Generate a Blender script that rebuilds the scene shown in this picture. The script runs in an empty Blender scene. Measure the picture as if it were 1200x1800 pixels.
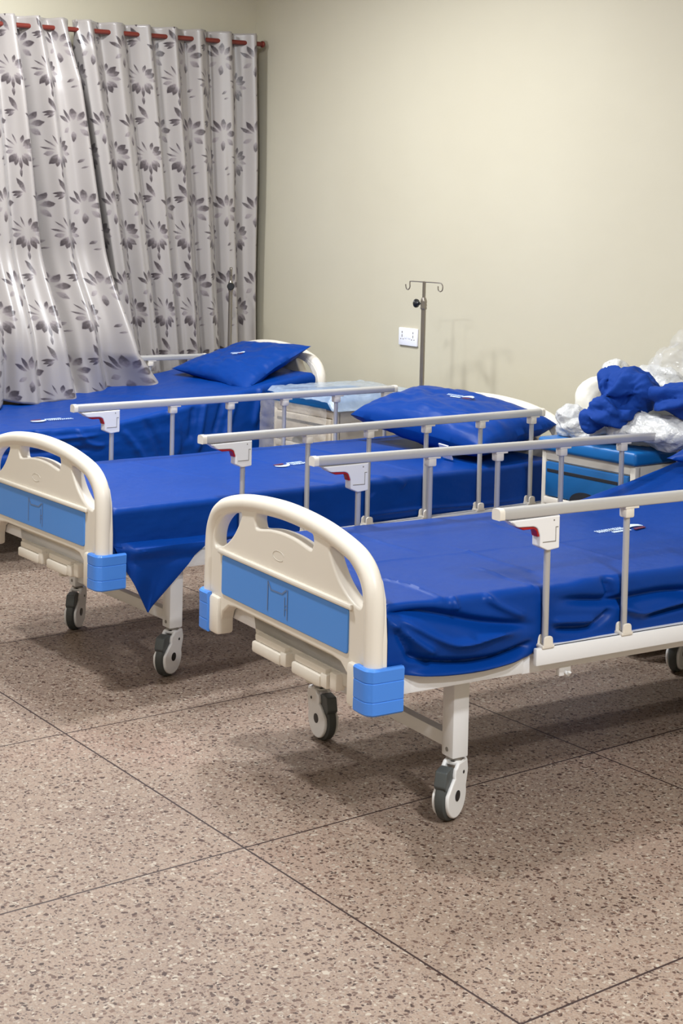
import bpy, bmesh, math, random
import numpy as np
from mathutils import Vector, Matrix, noise, Euler

# ------------------------------------------------------------------ camera
SC = bpy.context.scene
COL = SC.collection
F_PX, OY, CH, PITCH, ROLL, YAW = 2634.09, -411.67, 1.52307, 0.036161, 0.023397, 0.961802
cy, sy = math.cos(YAW), math.sin(YAW)
fwd = Vector((-sy*math.cos(PITCH), cy*math.cos(PITCH), -math.sin(PITCH)))
right = Vector((cy, sy, 0)); up = right.cross(fwd)
r2 = right*math.cos(ROLL) + up*math.sin(ROLL); u2 = up*math.cos(ROLL) - right*math.sin(ROLL)
cam = bpy.data.cameras.new('camera'); camo = bpy.data.objects.new('camera', cam); COL.objects.link(camo)
M = Matrix((r2, u2, -fwd)).transposed().to_4x4(); M.translation = Vector((0, 0, CH))
camo.matrix_world = M
cam.sensor_fit = 'AUTO'; cam.sensor_width = 36; cam.lens = F_PX/1800*36
cam.shift_y = OY/1800; cam.clip_start = .05; cam.clip_end = 60
SC.camera = camo

# ------------------------------------------------------------------ light
SC.view_settings.view_transform = 'Standard'
SC.view_settings.look = 'None'
SC.view_settings.exposure = 0.17
SC.view_settings.gamma = 1
W = bpy.data.worlds.new('world'); SC.world = W; W.use_nodes = True
W.node_tree.nodes['Background'].inputs[0].default_value = (1, .97, .9, 1)
W.node_tree.nodes['Background'].inputs[1].default_value = .15
CEIL = 3.05
def lamp(x, y, power, size=.22, col=(.915, .955, 1), z=CEIL-.03):
    l = bpy.data.lights.new('ceiling_or_fill_light', 'AREA'); l.shape = 'DISK'; l.size = size
    l.energy = power; l.color = col
    o = bpy.data.objects.new('ceiling_or_fill_light', l); o.location = (x, y, z); COL.objects.link(o)
LAMPS = [(-5.0, 2.85, 56), (-6.1, 2.5, 46), (-3.9, 1.4, 54), (-.8, 2.0, 56), (.1, 1.8, 74), (-1.2, -.8, 40), (-4.2, -1.4, 30)]  # last two are added fill lights, brightening the beds from the front
for x, y, p in LAMPS: lamp(x, y, p)

# ------------------------------------------------------------------ materials
def lin(c):
    return tuple((v/12.92 if v <= .04045 else ((v+.055)/1.055)**2.4) for v in (q/255 for q in c))
class NT:
    """small helper around a node tree"""
    def __init__(s, name):
        s.m = bpy.data.materials.new(name); s.m.use_nodes = True
        s.t = s.m.node_tree; s.b = s.t.nodes['Principled BSDF']
    def n(s, kind, **kw):
        nd = s.t.nodes.new(kind)
        for k, v in kw.items():
            if k.startswith('i_'):
                key = k[2:]; nd.inputs[int(key) if key.isdigit() else key].default_value = v
            else: setattr(nd, k, v)
        return nd
    def l(s, a, b): s.t.links.new(a, b)
    def math(s, op, a, b=None, clamp=False):
        nd = s.t.nodes.new('ShaderNodeMath'); nd.operation = op; nd.use_clamp = clamp
        for i, v in enumerate((a, b)):
            if v is None: continue
            if isinstance(v, (int, float)): nd.inputs[i].default_value = v
            else: s.l(v, nd.inputs[i])
        return nd.outputs[0]
    def mix(s, f, a, b):
        nd = s.t.nodes.new('ShaderNodeMix'); nd.data_type = 'RGBA'
        for key, v in ((0, f), (6, a), (7, b)):
            if isinstance(v, (int, float)): nd.inputs[key].default_value = v
            elif isinstance(v, tuple): nd.inputs[key].default_value = (*v[:3], 1)
            else: s.l(v, nd.inputs[key])
        return nd.outputs[2]
    def ramp(s, f, stops):
        nd = s.t.nodes.new('ShaderNodeValToRGB'); cr = nd.color_ramp
        while len(cr.elements) < len(stops): cr.elements.new(.5)
        for e, (p, c) in zip(cr.elements, stops):
            e.position = p; e.color = (*c, 1) if isinstance(c, tuple) else (c, c, c, 1)
        s.l(f, nd.inputs[0]); return nd.outputs[0]
def plain(name, col, rough=.5, metal=0., spec=.5, nscale=0, namp=.06, bump=0., bscale=80, coat=0, sheen=0):
    a = NT(name); c = lin(col); b = a.b
    b.inputs['Roughness'].default_value = rough; b.inputs['Metallic'].default_value = metal
    b.inputs['Specular IOR Level'].default_value = spec
    if coat: b.inputs['Coat Weight'].default_value = coat
    if sheen: b.inputs['Sheen Weight'].default_value = sheen
    tc = a.n('ShaderNodeTexCoord')
    ns = a.n('ShaderNodeTexNoise', i_Scale=nscale or 6.0, i_Detail=4.0); a.l(tc.outputs['Object'], ns.inputs['Vector'])
    lo = tuple(max(0, v*(1-namp)) for v in c); hi = tuple(min(1, v*(1+namp)) for v in c)
    a.l(a.mix(ns.outputs[0], lo, hi), b.inputs['Base Color'])
    if bump:
        n2 = a.n('ShaderNodeTexNoise', i_Scale=bscale, i_Detail=3.0); a.l(tc.outputs['Object'], n2.inputs['Vector'])
        bp = a.n('ShaderNodeBump', i_Strength=bump, i_Distance=.01); a.l(n2.outputs[0], bp.inputs['Height'])
        a.l(bp.outputs[0], b.inputs['Normal'])
    return a.m
MAT = dict(
    cream=plain('cream_plastic', (230, 222, 208), .38, nscale=3, namp=.03),
    cream2=plain('cream_plastic_dull', (204, 197, 184), .45, nscale=3, namp=.03),
    inset=plain('blue_inset_vinyl', (76, 142, 222), .42, nscale=2.5, namp=.05),
    bumper=plain('blue_plastic', (72, 136, 226), .36, nscale=4, namp=.03),
    frame=plain('white_painted_steel', (232, 231, 230), .4, nscale=4, namp=.03),
    framed=plain('grey_painted_steel', (176, 170, 160), .5, nscale=4, namp=.03),
    alu=plain('brushed_aluminium', (202, 200, 198), .38, metal=.45, nscale=9, namp=.03),
    post=plain('satin_aluminium_post', (196, 194, 192), .36, metal=.45, nscale=9, namp=.03),
    white=plain('white_plastic', (236, 234, 232), .35, nscale=4, namp=.02),
    red=plain('red_plastic', (170, 22, 26), .35, nscale=4),
    tyre=plain('dark_grey_rubber', (70, 72, 70), .6, nscale=12, namp=.1),
    black=plain('black_plastic', (24, 24, 26), .4),
    pedal=plain('charcoal_plastic', (78, 82, 82), .45),
    chrome=plain('chrome', (210, 208, 204), .18, metal=1),
    steel=plain('stainless_steel', (150, 143, 134), .3, metal=.85, nscale=10),
    wood=plain('red_brown_lacquer', (112, 42, 32), .35, nscale=12, namp=.2),
    groove=plain('seam_grey', (128, 122, 114), .6),
    lblue=plain('locker_blue_plastic', (16, 100, 168), .4, nscale=4, namp=.04),
    lblue2=plain('locker_blue_front', (14, 90, 150), .45, nscale=4, namp=.04),
    dark=plain('recess_shade', (20, 24, 34), .7),  # shade of the locker's hollows, put into the colour
    tag=plain('white_cloth_label', (214, 214, 226), .7),
    print=plain('white_print', (214, 232, 250), .55),
    printred=plain('dark_red_print', (96, 34, 60), .55),
    printgrey=plain('faded_grey_print', (98, 124, 166), .5),
    whitecloth=plain('white_fabric', (232, 228, 214), .8, nscale=9, namp=.06, bump=.25, bscale=30),
    bluecloth=plain('blue_woven_cloth', (10, 58, 140), .8, spec=.25, nscale=8, namp=.12, bump=.2, bscale=40),
    socket=plain('socket_white', (240, 240, 250), .3),
)
def blue_sheet():
    a = NT('royal_blue_coated_sheet'); b = a.b
    tc = a.n('ShaderNodeTexCoord')
    ns = a.n('ShaderNodeTexNoise', i_Scale=3.0, i_Detail=3.0); a.l(tc.outputs['Object'], ns.inputs['Vector'])
    a.l(a.mix(ns.outputs[0], lin((2, 53, 131)), lin((4, 61, 143))), b.inputs['Base Color'])
    b.inputs['Roughness'].default_value = .42; b.inputs['Specular IOR Level'].default_value = .16
    b.inputs['Sheen Weight'].default_value = .0; b.inputs['Sheen Tint'].default_value = (.6, .75, 1, 1)
    n2 = a.n('ShaderNodeTexNoise', i_Scale=14.0, i_Detail=4.0); a.l(tc.outputs['Object'], n2.inputs['Vector'])
    bp = a.n('ShaderNodeBump', i_Strength=.12, i_Distance=.02); a.l(n2.outputs[0], bp.inputs['Height'])
    a.l(bp.outputs[0], b.inputs['Normal'])
    return a.m
MAT['sheet'] = blue_sheet()
def clear_plastic(name, alpha, tint, rough=.12, bs=.5, bsc=14.):
    a = NT(name); t = a.t
    tc = a.n('ShaderNodeTexCoord')
    n2 = a.n('ShaderNodeTexNoise', i_Scale=bsc, i_Detail=4.0, i_Roughness=.5); a.l(tc.outputs['Object'], n2.inputs['Vector'])
    bp = a.n('ShaderNodeBump', i_Strength=bs, i_Distance=.03); a.l(a.math('ABSOLUTE', a.math('SUBTRACT', n2.outputs[0], .5)), bp.inputs['Height'])
    a.l(bp.outputs[0], a.b.inputs['Normal'])
    a.b.inputs['Base Color'].default_value = (*tint, 1); a.b.inputs['Roughness'].default_value = rough
    a.b.inputs['Specular IOR Level'].default_value = .9
    tr = a.n('ShaderNodeBsdfTransparent'); mx = a.n('ShaderNodeMixShader')
    n3 = a.n('ShaderNodeTexNoise', i_Scale=9.0, i_Detail=4.0); a.l(tc.outputs['Object'], n3.inputs['Vector'])
    f = a.math('ADD', a.math('MULTIPLY', n3.outputs[0], .5), alpha-.25, clamp=True)
    a.l(f, mx.inputs[0]); a.l(tr.outputs[0], mx.inputs[1]); a.l(a.b.outputs[0], mx.inputs[2])
    a.l(mx.outputs[0], t.nodes['Material Output'].inputs['Surface'])
    return a.m
MAT['clear'] = clear_plastic('clear_plastic_film', .22, (.85, .85, .85), .12, .9, 12.)
MAT['milky'] = clear_plastic('milky_plastic_film', .48, (.60, .72, .86), .3, .2, 8.)
MAT['wrapbeige'] = clear_plastic('cloudy_plastic_film', .34, (.78, .74, .68), .3, .12, 7.)
MAT['bagwhite'] = clear_plastic('white_plastic_bag', .80, (.74, .74, .72), .22, 1., 13.)

def wall_mat():
    a = NT('cream_wall_paint'); tc = a.n('ShaderNodeTexCoord')
    ns = a.n('ShaderNodeTexNoise', i_Scale=1.3, i_Detail=5.0); a.l(tc.outputs['Object'], ns.inputs['Vector'])
    a.l(a.mix(ns.outputs[0], lin((194, 186, 164)), lin((203, 196, 175))), a.b.inputs['Base Color'])
    a.b.inputs['Roughness'].default_value = .6; a.b.inputs['Specular IOR Level'].default_value = .3
    n2 = a.n('ShaderNodeTexNoise', i_Scale=7.0, i_Detail=6.0); a.l(tc.outputs['Object'], n2.inputs['Vector'])
    bp = a.n('ShaderNodeBump', i_Strength=.1, i_Distance=.02); a.l(n2.outputs[0], bp.inputs['Height'])
    a.l(bp.outputs[0], a.b.inputs['Normal']); return a.m
def floor_mat():
    a = NT('terrazzo_floor'); tc = a.n('ShaderNodeTexCoord')
    P = tc.outputs['Object']
    # joints
    mp = a.n('ShaderNodeMapping'); mp.vector_type = 'TEXTURE'
    mp.inputs['Location'].default_value = (-3.0642, 1.888, 0); mp.inputs['Rotation'].default_value = (0, 0, .031)
    mp.inputs['Scale'].default_value = (.9709, 1.2073, 1); a.l(P, mp.inputs[0])
    sx = a.n('ShaderNodeSeparateXYZ'); a.l(mp.outputs[0], sx.inputs[0])
    def dist(s, w):
        fr = a.math('FRACT', a.math('ADD', s, 100.5)); return a.math('MULTIPLY', a.math('ABSOLUTE', a.math('SUBTRACT', fr, .5)), w)
    d = a.math('MINIMUM', dist(sx.outputs[0], .9709), dist(sx.outputs[1], 1.2073))
    wob = a.n('ShaderNodeTexNoise', i_Scale=35.0); a.l(P, wob.inputs['Vector'])
    d = a.math('ADD', d, a.math('MULTIPLY', a.math('SUBTRACT', wob.outputs[0], .5), .0012))
    joint = a.math('LESS_THAN', d, .0028)
    # base cement, tone patches
    n1 = a.n('ShaderNodeTexNoise', i_Scale=2.2, i_Detail=4.0); a.l(P, n1.inputs['Vector'])
    base = a.ramp(n1.outputs[0], [(.3, lin((140, 118, 102))), (.52, lin((152, 130, 112))), (.75, lin((156, 129, 112)))])
    n2 = a.n('ShaderNodeTexNoise', i_Scale=210.0, i_Detail=3.0); a.l(P, n2.inputs['Vector'])
    base = a.mix(a.math('MULTIPLY', a.math('SUBTRACT', n2.outputs[0], .42), 1.8, clamp=True), base, lin((176, 164, 150)))
    # chips: distorted voronoi cells, chosen by cell colour
    dn = a.n('ShaderNodeTexNoise', i_Scale=60.0, i_Detail=2.0); a.l(P, dn.inputs['Vector'])
    av = a.n('ShaderNodeVectorMath', operation='MULTIPLY_ADD'); a.l(dn.outputs['Color'], av.inputs[0])
    av.inputs[1].default_value = (.020, .020, .020); a.l(P, av.inputs[2])
    def chips(scale, lo, hi, rad, colA, colB, base):
        v = a.n('ShaderNodeTexVoronoi', i_Scale=scale, i_Randomness=1.0); a.l(av.outputs[0], v.inputs['Vector'])
        sp = a.n('ShaderNodeSeparateColor'); a.l(v.outputs['Color'], sp.inputs[0])
        sel = a.math('MULTIPLY', a.math('GREATER_THAN', sp.outputs[0], lo), a.math('LESS_THAN', sp.outputs[0], hi))
        ra = a.math('ADD', a.math('MULTIPLY', sp.outputs[1], rad*.6), rad*.5)
        inside = a.math('MULTIPLY', a.math('MULTIPLY', a.math('SUBTRACT', ra, v.outputs['Distance']), 14., clamp=True), sel)
        return a.mix(inside, base, a.mix(sp.outputs[2], colA, colB))
    n4 = a.n('ShaderNodeTexNoise', i_Scale=120.0, i_Detail=4.0, i_Roughness=.7); a.l(av.outputs[0], n4.inputs['Vector'])
    base = a.mix(a.math('MULTIPLY', a.math('SUBTRACT', .5, n4.outputs[0]), 2.6, clamp=True), base, lin((92, 76, 70)))
    base = chips(95, .0, .50, .50, lin((156, 142, 127)), lin((184, 171, 154)), base)
    base = chips(78, .55, .92, .46, lin((90, 70, 60)), lin((122, 97, 82)), base)
    base = chips(98, .08, .46, .47, lin((62, 46, 38)), lin((104, 80, 68)), base)
    base = chips(60, .0, .16, .40, lin((54, 40, 34)), lin((86, 62, 52)), base)
    base = chips(150, .7, .95, .46, lin((84, 66, 60)), lin((120, 100, 90)), base)
    base = a.mix(joint, base, lin((58, 42, 38)))
    base = a.mix(.10, base, (.012, .008, .006))
    a.l(base, a.b.inputs['Base Color'])
    a.b.inputs['Roughness'].default_value = .52; a.b.inputs['Specular IOR Level'].default_value = .3
    return a.m
def curtain_mat():
    a = NT('floral_satin_curtain'); uv = a.n('ShaderNodeUVMap'); uv.uv_map = 'UVMap'
    CW, CHh = .27, .41
    sep = a.n('ShaderNodeSeparateXYZ'); a.l(uv.outputs[0], sep.inputs[0])
    px = a.math('MULTIPLY', a.math('FRACT', a.math('ADD', a.math('DIVIDE', sep.outputs[0], CW), 50.)), 1.0)
    py = a.math('MULTIPLY', a.math('FRACT', a.math('ADD', a.math('DIVIDE', sep.outputs[1], CHh), 50.)), 1.0)
    # petals in metres of cloth (x right, y down): centre, outward angle (deg, 90 = down), half length, half width, darkness
    PT = []
    def wheel(cx, cy_, spec):
        for ang, r, L, Wd, dk in spec:
            r, L, Wd = r*1.14, L*1.30, Wd*1.50
            PT.append((cx+r*math.cos(math.radians(ang)), cy_+r*math.sin(math.radians(ang)), ang, L, Wd, dk))
    wheel(.075, .285, [(132, .050, .027, .013, 1.), (112, .052, .022, .011, .85), (90, .060, .026, .007, .9), (66, .052, .026, .012, .95), (45, .048, .022, .010, .7),
                       (-40, .046, .024, .012, .95), (-18, .046, .022, .012, .8), (-72, .048, .018, .008, .9), (-112, .050, .024, .0035, .8), (-140, .052, .026, .0035, .8), (-168, .054, .026, .0045, .85), (10, .052, .018, .008, .5), (168, .05, .02, .009, .6)])
    wheel(.205, .150, [(-88, .050, .026, .013, .75), (-122, .052, .030, .009, 1.), (-150, .054, .030, .008, .95), (-52, .050, .024, .011, .8), (-8, .048, .026, .013, .9), (42, .050, .022, .011, .6), (95, .052, .024, .011, .8), (150, .046, .020, .009, .5)])
    wheel(.085, .085, [(-120, .034, .036, .010, .9), (165, .040, .020, .0055, .9), (178, .036, .026, .006, 1.), (150, .036, .018, .005, .85)])
    PT += [(.072, .398, 90, .026, .010, .9), (.218, .330, 150, .020, .009, .8), (.230, .362, 165, .018, .006, .7)]
    total = None
    wn = a.n('ShaderNodeTexNoise', i_Scale=26.0, i_Detail=3.0); a.l(uv.outputs[0], wn.inputs['Vector'])
    wob = a.math('MULTIPLY', a.math('SUBTRACT', wn.outputs[0], .5), 1.1)
    for (pcx, pcy, ang, Lm, Wm, dk) in PT:
        u0, v0 = (pcx/CW) % 1, (pcy/CHh) % 1
        # wrapped offset from the petal's centre, in metres (fabric)
        dx = a.math('MULTIPLY', a.math('SUBTRACT', a.math('FRACT', a.math('ADD', px, 1.5-u0)), .5), CW)
        dy = a.math('MULTIPLY', a.math('SUBTRACT', a.math('FRACT', a.math('ADD', py, 1.5-v0)), .5), CHh)
        c, s_ = math.cos(math.radians(ang)), math.sin(math.radians(ang))
        xx = a.math('ADD', a.math('MULTIPLY', dx, c/Lm), a.math('MULTIPLY', dy, s_/Lm))
        yy = a.math('ADD', a.math('MULTIPLY', dx, -s_/Wm), a.math('MULTIPLY', dy, c/Wm))
        yy = a.math('ADD', yy, a.math('MULTIPLY', wob, .9))
        m = a.math('SUBTRACT', a.math('SUBTRACT', 1., a.math('MULTIPLY', xx, xx)), a.math('ABSOLUTE', yy))
        m = a.math('MULTIPLY', m, 3.0, clamp=True)
        g = a.math('ADD', a.math('MULTIPLY', xx, .38), .70, clamp=True)
        m = a.math('MULTIPLY', a.math('MULTIPLY', m, g), dk)
        total = m if total is None else a.math('MAXIMUM', total, m)
    st = a.n('ShaderNodeTexNoise', i_Scale=90.0, i_Detail=2.0); a.l(uv.outputs[0], st.inputs['Vector'])
    total = a.math('MULTIPLY', total, a.math('ADD', a.math('MULTIPLY', st.outputs[0], .7), .62), clamp=True)
    colr = a.ramp(total, [(0, lin((164, 157, 152))), (.35, lin((142, 133, 133))), (.62, lin((88, 80, 81))), (1, lin((58, 50, 52)))])
    a.l(colr, a.b.inputs['Base Color'])
    a.b.inputs['Roughness'].default_value = .33; a.b.inputs['Specular IOR Level'].default_value = .8
    a.b.inputs['Sheen Weight'].default_value = .1
    wv = a.n('ShaderNodeTexNoise', i_Scale=500.0); a.l(uv.outputs[0], wv.inputs['Vector'])
    bp = a.n('ShaderNodeBump', i_Strength=.08, i_Distance=.002); a.l(wv.outputs[0], bp.inputs['Height'])
    a.l(bp.outputs[0], a.b.inputs['Normal'])
    return a.m
MAT['wall'] = wall_mat(); MAT['floor'] = floor_mat(); MAT['curtain'] = curtain_mat()
MAT['ceil'] = plain('white_ceiling_paint', (228, 224, 212), .8)

# ------------------------------------------------------------------ mesh helpers
def link(name, me, mat, parent=None, smooth=True, loc=None, rot=None):
    o = bpy.data.objects.new(name, me); COL.objects.link(o)
    if mat is not None:
        me.materials.clear(); me.materials.append(MAT[mat])
    if smooth:
        me.polygons.foreach_set('use_smooth', [True]*len(me.polygons))
        try: me.set_sharp_from_angle(angle=math.radians(38 if smooth is True else smooth))
        except Exception: pass
    if parent is not None: o.parent = parent
    if loc is not None: o.location = loc
    if rot is not None: o.rotation_euler = rot
    return o
def tag(o, label, cat, group=None):
    o['label'] = label; o['category'] = cat
    if group: o['group'] = group
    return o
def empty(name, loc, rz=0, parent=None):
    o = bpy.data.objects.new(name, None); COL.objects.link(o); o.location = loc; o.rotation_euler = (0, 0, rz)
    o.empty_display_size = .1
    if parent: o.parent = parent
    return o
class MB:
    """collects shapes into one mesh"""
    def __init__(s): s.bm = bmesh.new()
    def raw(s, verts, faces):
        vs = [s.bm.verts.new(v) for v in verts]
        for f in faces:
            try: s.bm.faces.new([vs[i] for i in f])
            except ValueError: pass
        return vs
    def box(s, lo, hi, bev=0., rot=None, seg=2):
        b = bmesh.new(); bmesh.ops.create_cube(b, size=1)
        c = [(lo[i]+hi[i])/2 for i in range(3)]; d = [hi[i]-lo[i] for i in range(3)]
        for v in b.verts: v.co = Vector((v.co.x*d[0], v.co.y*d[1], v.co.z*d[2]))
        if bev: bmesh.ops.bevel(b, geom=b.edges[:], offset=bev, segments=seg, profile=.5, affect='EDGES')
        mt = Matrix.Translation(c)
        if rot is not None: mt = mt @ rot.to_4x4()
        s.add(b, mt); return s
    def add(s, b, mt=None):
        if mt is not None: bmesh.ops.transform(b, matrix=mt, verts=b.verts)
        me = bpy.data.meshes.new('tmp'); b.to_mesh(me); b.free(); s.bm.from_mesh(me); bpy.data.meshes.remove(me)
    def tube(s, pts, r, seg=12, cap=True, up=None):
        pts = [Vector(p) for p in pts]; n = len(pts); rs = r if isinstance(r, (list, tuple)) else [r]*n
        rings = []; prev = None
        for i, p in enumerate(pts):
            t = (pts[min(i+1, n-1)] - pts[max(i-1, 0)]).normalized()
            if prev is None:
                a = Vector(up) if up else (Vector((0, 0, 1)) if abs(t.z) < .9 else Vector((1, 0, 0)))
                u = (a - t*a.dot(t)).normalized()
            else: u = (prev - t*prev.dot(t)).normalized()
            prev = u; w = t.cross(u)
            rings.append([s.bm.verts.new(p + (u*math.cos(2*math.pi*k/seg) + w*math.sin(2*math.pi*k/seg))*rs[i]) for k in range(seg)])
        for i in range(n-1):
            for k in range(seg):
                s.bm.faces.new((rings[i][k], rings[i][(k+1) % seg], rings[i+1][(k+1) % seg], rings[i+1][k]))
        if cap:
            s.bm.faces.new(rings[0][::-1]); s.bm.faces.new(rings[-1])
        return s
    def lathe(s, prof, seg=32, mt=None):
        """prof: (r, h) around local z"""
        b = bmesh.new(); rings = []
        for r, h in prof:
            if r < 1e-6: rings.append([b.verts.new((0, 0, h))])
            else: rings.append([b.verts.new((r*math.cos(2*math.pi*k/seg), r*math.sin(2*math.pi*k/seg), h)) for k in range(seg)])
        for i in range(len(rings)-1):
            A, B = rings[i], rings[i+1]
            for k in range(seg):
                k2 = (k+1) % seg
                if len(A) == 1 and len(B) == 1: continue
                if len(A) == 1: b.faces.new((A[0], B[k2], B[k]))
                elif len(B) == 1: b.faces.new((A[k], A[k2], B[0]))
                else: b.faces.new((A[k], A[k2], B[k2], B[k]))
        bmesh.ops.recalc_face_normals(b, faces=b.faces)
        s.add(b, mt); return s
    def mesh(s, name, recalc=True):
        if recalc: bmesh.ops.recalc_face_normals(s.bm, faces=s.bm.faces)
        me = bpy.data.meshes.new(name); s.bm.to_mesh(me); s.bm.free(); return me
    def build(s, name, mat, parent=None, smooth=True, loc=None, rot=None):
        return link(name, s.mesh(name), mat, parent, smooth, loc, rot)
def prism(outline, holes, depth, bevel, name='prism', res=3):
    """2D outline (+holes) extruded to a mesh; lies in XY of the curve, thickness along Z, centred"""
    cu = bpy.data.curves.new(name, 'CURVE'); cu.dimensions = '2D'; cu.fill_mode = 'BOTH'
    cu.extrude = max(depth/2 - bevel, .0002); cu.bevel_depth = bevel; cu.bevel_resolution = res
    if bevel: cu.offset = -bevel
    for pts in [outline]+list(holes):
        sp = cu.splines.new('POLY'); sp.points.add(len(pts)-1); sp.use_cyclic_u = True
        for p, q in zip(sp.points, pts): p.co = (q[0], q[1], 0, 1)
    o = bpy.data.objects.new(name, cu); COL.objects.link(o)
    dg = bpy.context.evaluated_depsgraph_get(); me = bpy.data.meshes.new_from_object(o.evaluated_get(dg))
    bpy.data.objects.remove(o); bpy.data.curves.remove(cu)
    return me
def spline(pts, n=8, closed=False):
    P = [np.array(p, float) for p in pts]; out = []; m = len(P)
    rng = range(m) if closed else range(m-1)
    for i in rng:
        p0 = P[(i-1) % m] if closed or i > 0 else P[i]*2-P[i+1]
        p1, p2 = P[i], P[(i+1) % m]
        p3 = P[(i+2) % m] if closed or i+2 < m else P[i+1]*2-P[i]
        for k in range(n):
            t = k/n
            out.append(tuple(.5*((2*p1)+(-p0+p2)*t+(2*p0-5*p1+4*p2-p3)*t*t+(-p0+3*p1-3*p2+p3)*t**3)))
    if not closed: out.append(tuple(P[-1]))
    return out
def rounded(poly, r, n=5):
    """round the corners of a 2D polygon"""
    out = []; m = len(poly)
    for i in range(m):
        p = np.array(poly[i], float); a = np.array(poly[i-1], float); b = np.array(poly[(i+1) % m], float)
        rr = r[i] if isinstance(r, (list, tuple)) else r
        da, db = a-p, b-p; la, lb = np.linalg.norm(da), np.linalg.norm(db)
        rr = min(rr, la*.49, lb*.49)
        if rr < 1e-5: out.append(tuple(p)); continue
        s, e = p+da/la*rr, p+db/lb*rr
        for k in range(n+1):
            t = k/n; out.append(tuple((1-t)**2*s+2*t*(1-t)*p+t*t*e))
    return out
def stand(me):
    """curve plane XY -> XZ (board standing, thickness along Y)"""
    me.transform(Matrix(((1, 0, 0, 0), (0, 0, -1, 0), (0, 1, 0, 0), (0, 0, 0, 1)))); return me
def side(me):
    """curve plane (a,b) -> (y=a, z=b), thickness along X"""
    me.transform(Matrix(((0, 0, 1, 0), (1, 0, 0, 0), (0, 1, 0, 0), (0, 0, 0, 1)))); return me
def add_me(mb, me, mt=None):
    b = bmesh.new(); b.from_mesh(me); bpy.data.meshes.remove(me); mb.add(b, mt)
def nvec(q): return Vector((noise.noise(q+Vector((9.3, 1.7, 4.1))), noise.noise(q+Vector((3.2, 8.8, 2.6))), noise.noise(q+Vector((6.5, 5.1, 7.9)))))
def fbm(v, o=4): return noise.fractal(v, 1.0, 2.0, o)

# ------------------------------------------------------------------ the room
XW, YW, XE, YS = -7.20, 4.40, 2.2, -3.0
def struct(name, lo, hi, mat):
    o = MB().box(lo, hi).build(name, mat, smooth=False); o['kind'] = 'structure'; return o
struct('floor', (XW-.1, YS-.1, -.1), (XE+.1, YW+.1, 0), 'floor')
struct('wall_left', (XW-.12, YS, 0), (XW, YW, CEIL), 'wall')
struct('wall_back', (XW-.12, YW, 0), (XE+.12, YW+.12, CEIL), 'wall')
struct('wall_right', (XE, YS, 0), (XE+.12, YW, CEIL), 'wall')
struct('wall_front', (XW-.12, YS-.12, 0), (XE+.12, YS, CEIL), 'wall')
struct('ceiling', (XW-.12, YS-.12, CEIL), (XE+.12, YW+.12, CEIL+.1), 'ceil')

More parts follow.
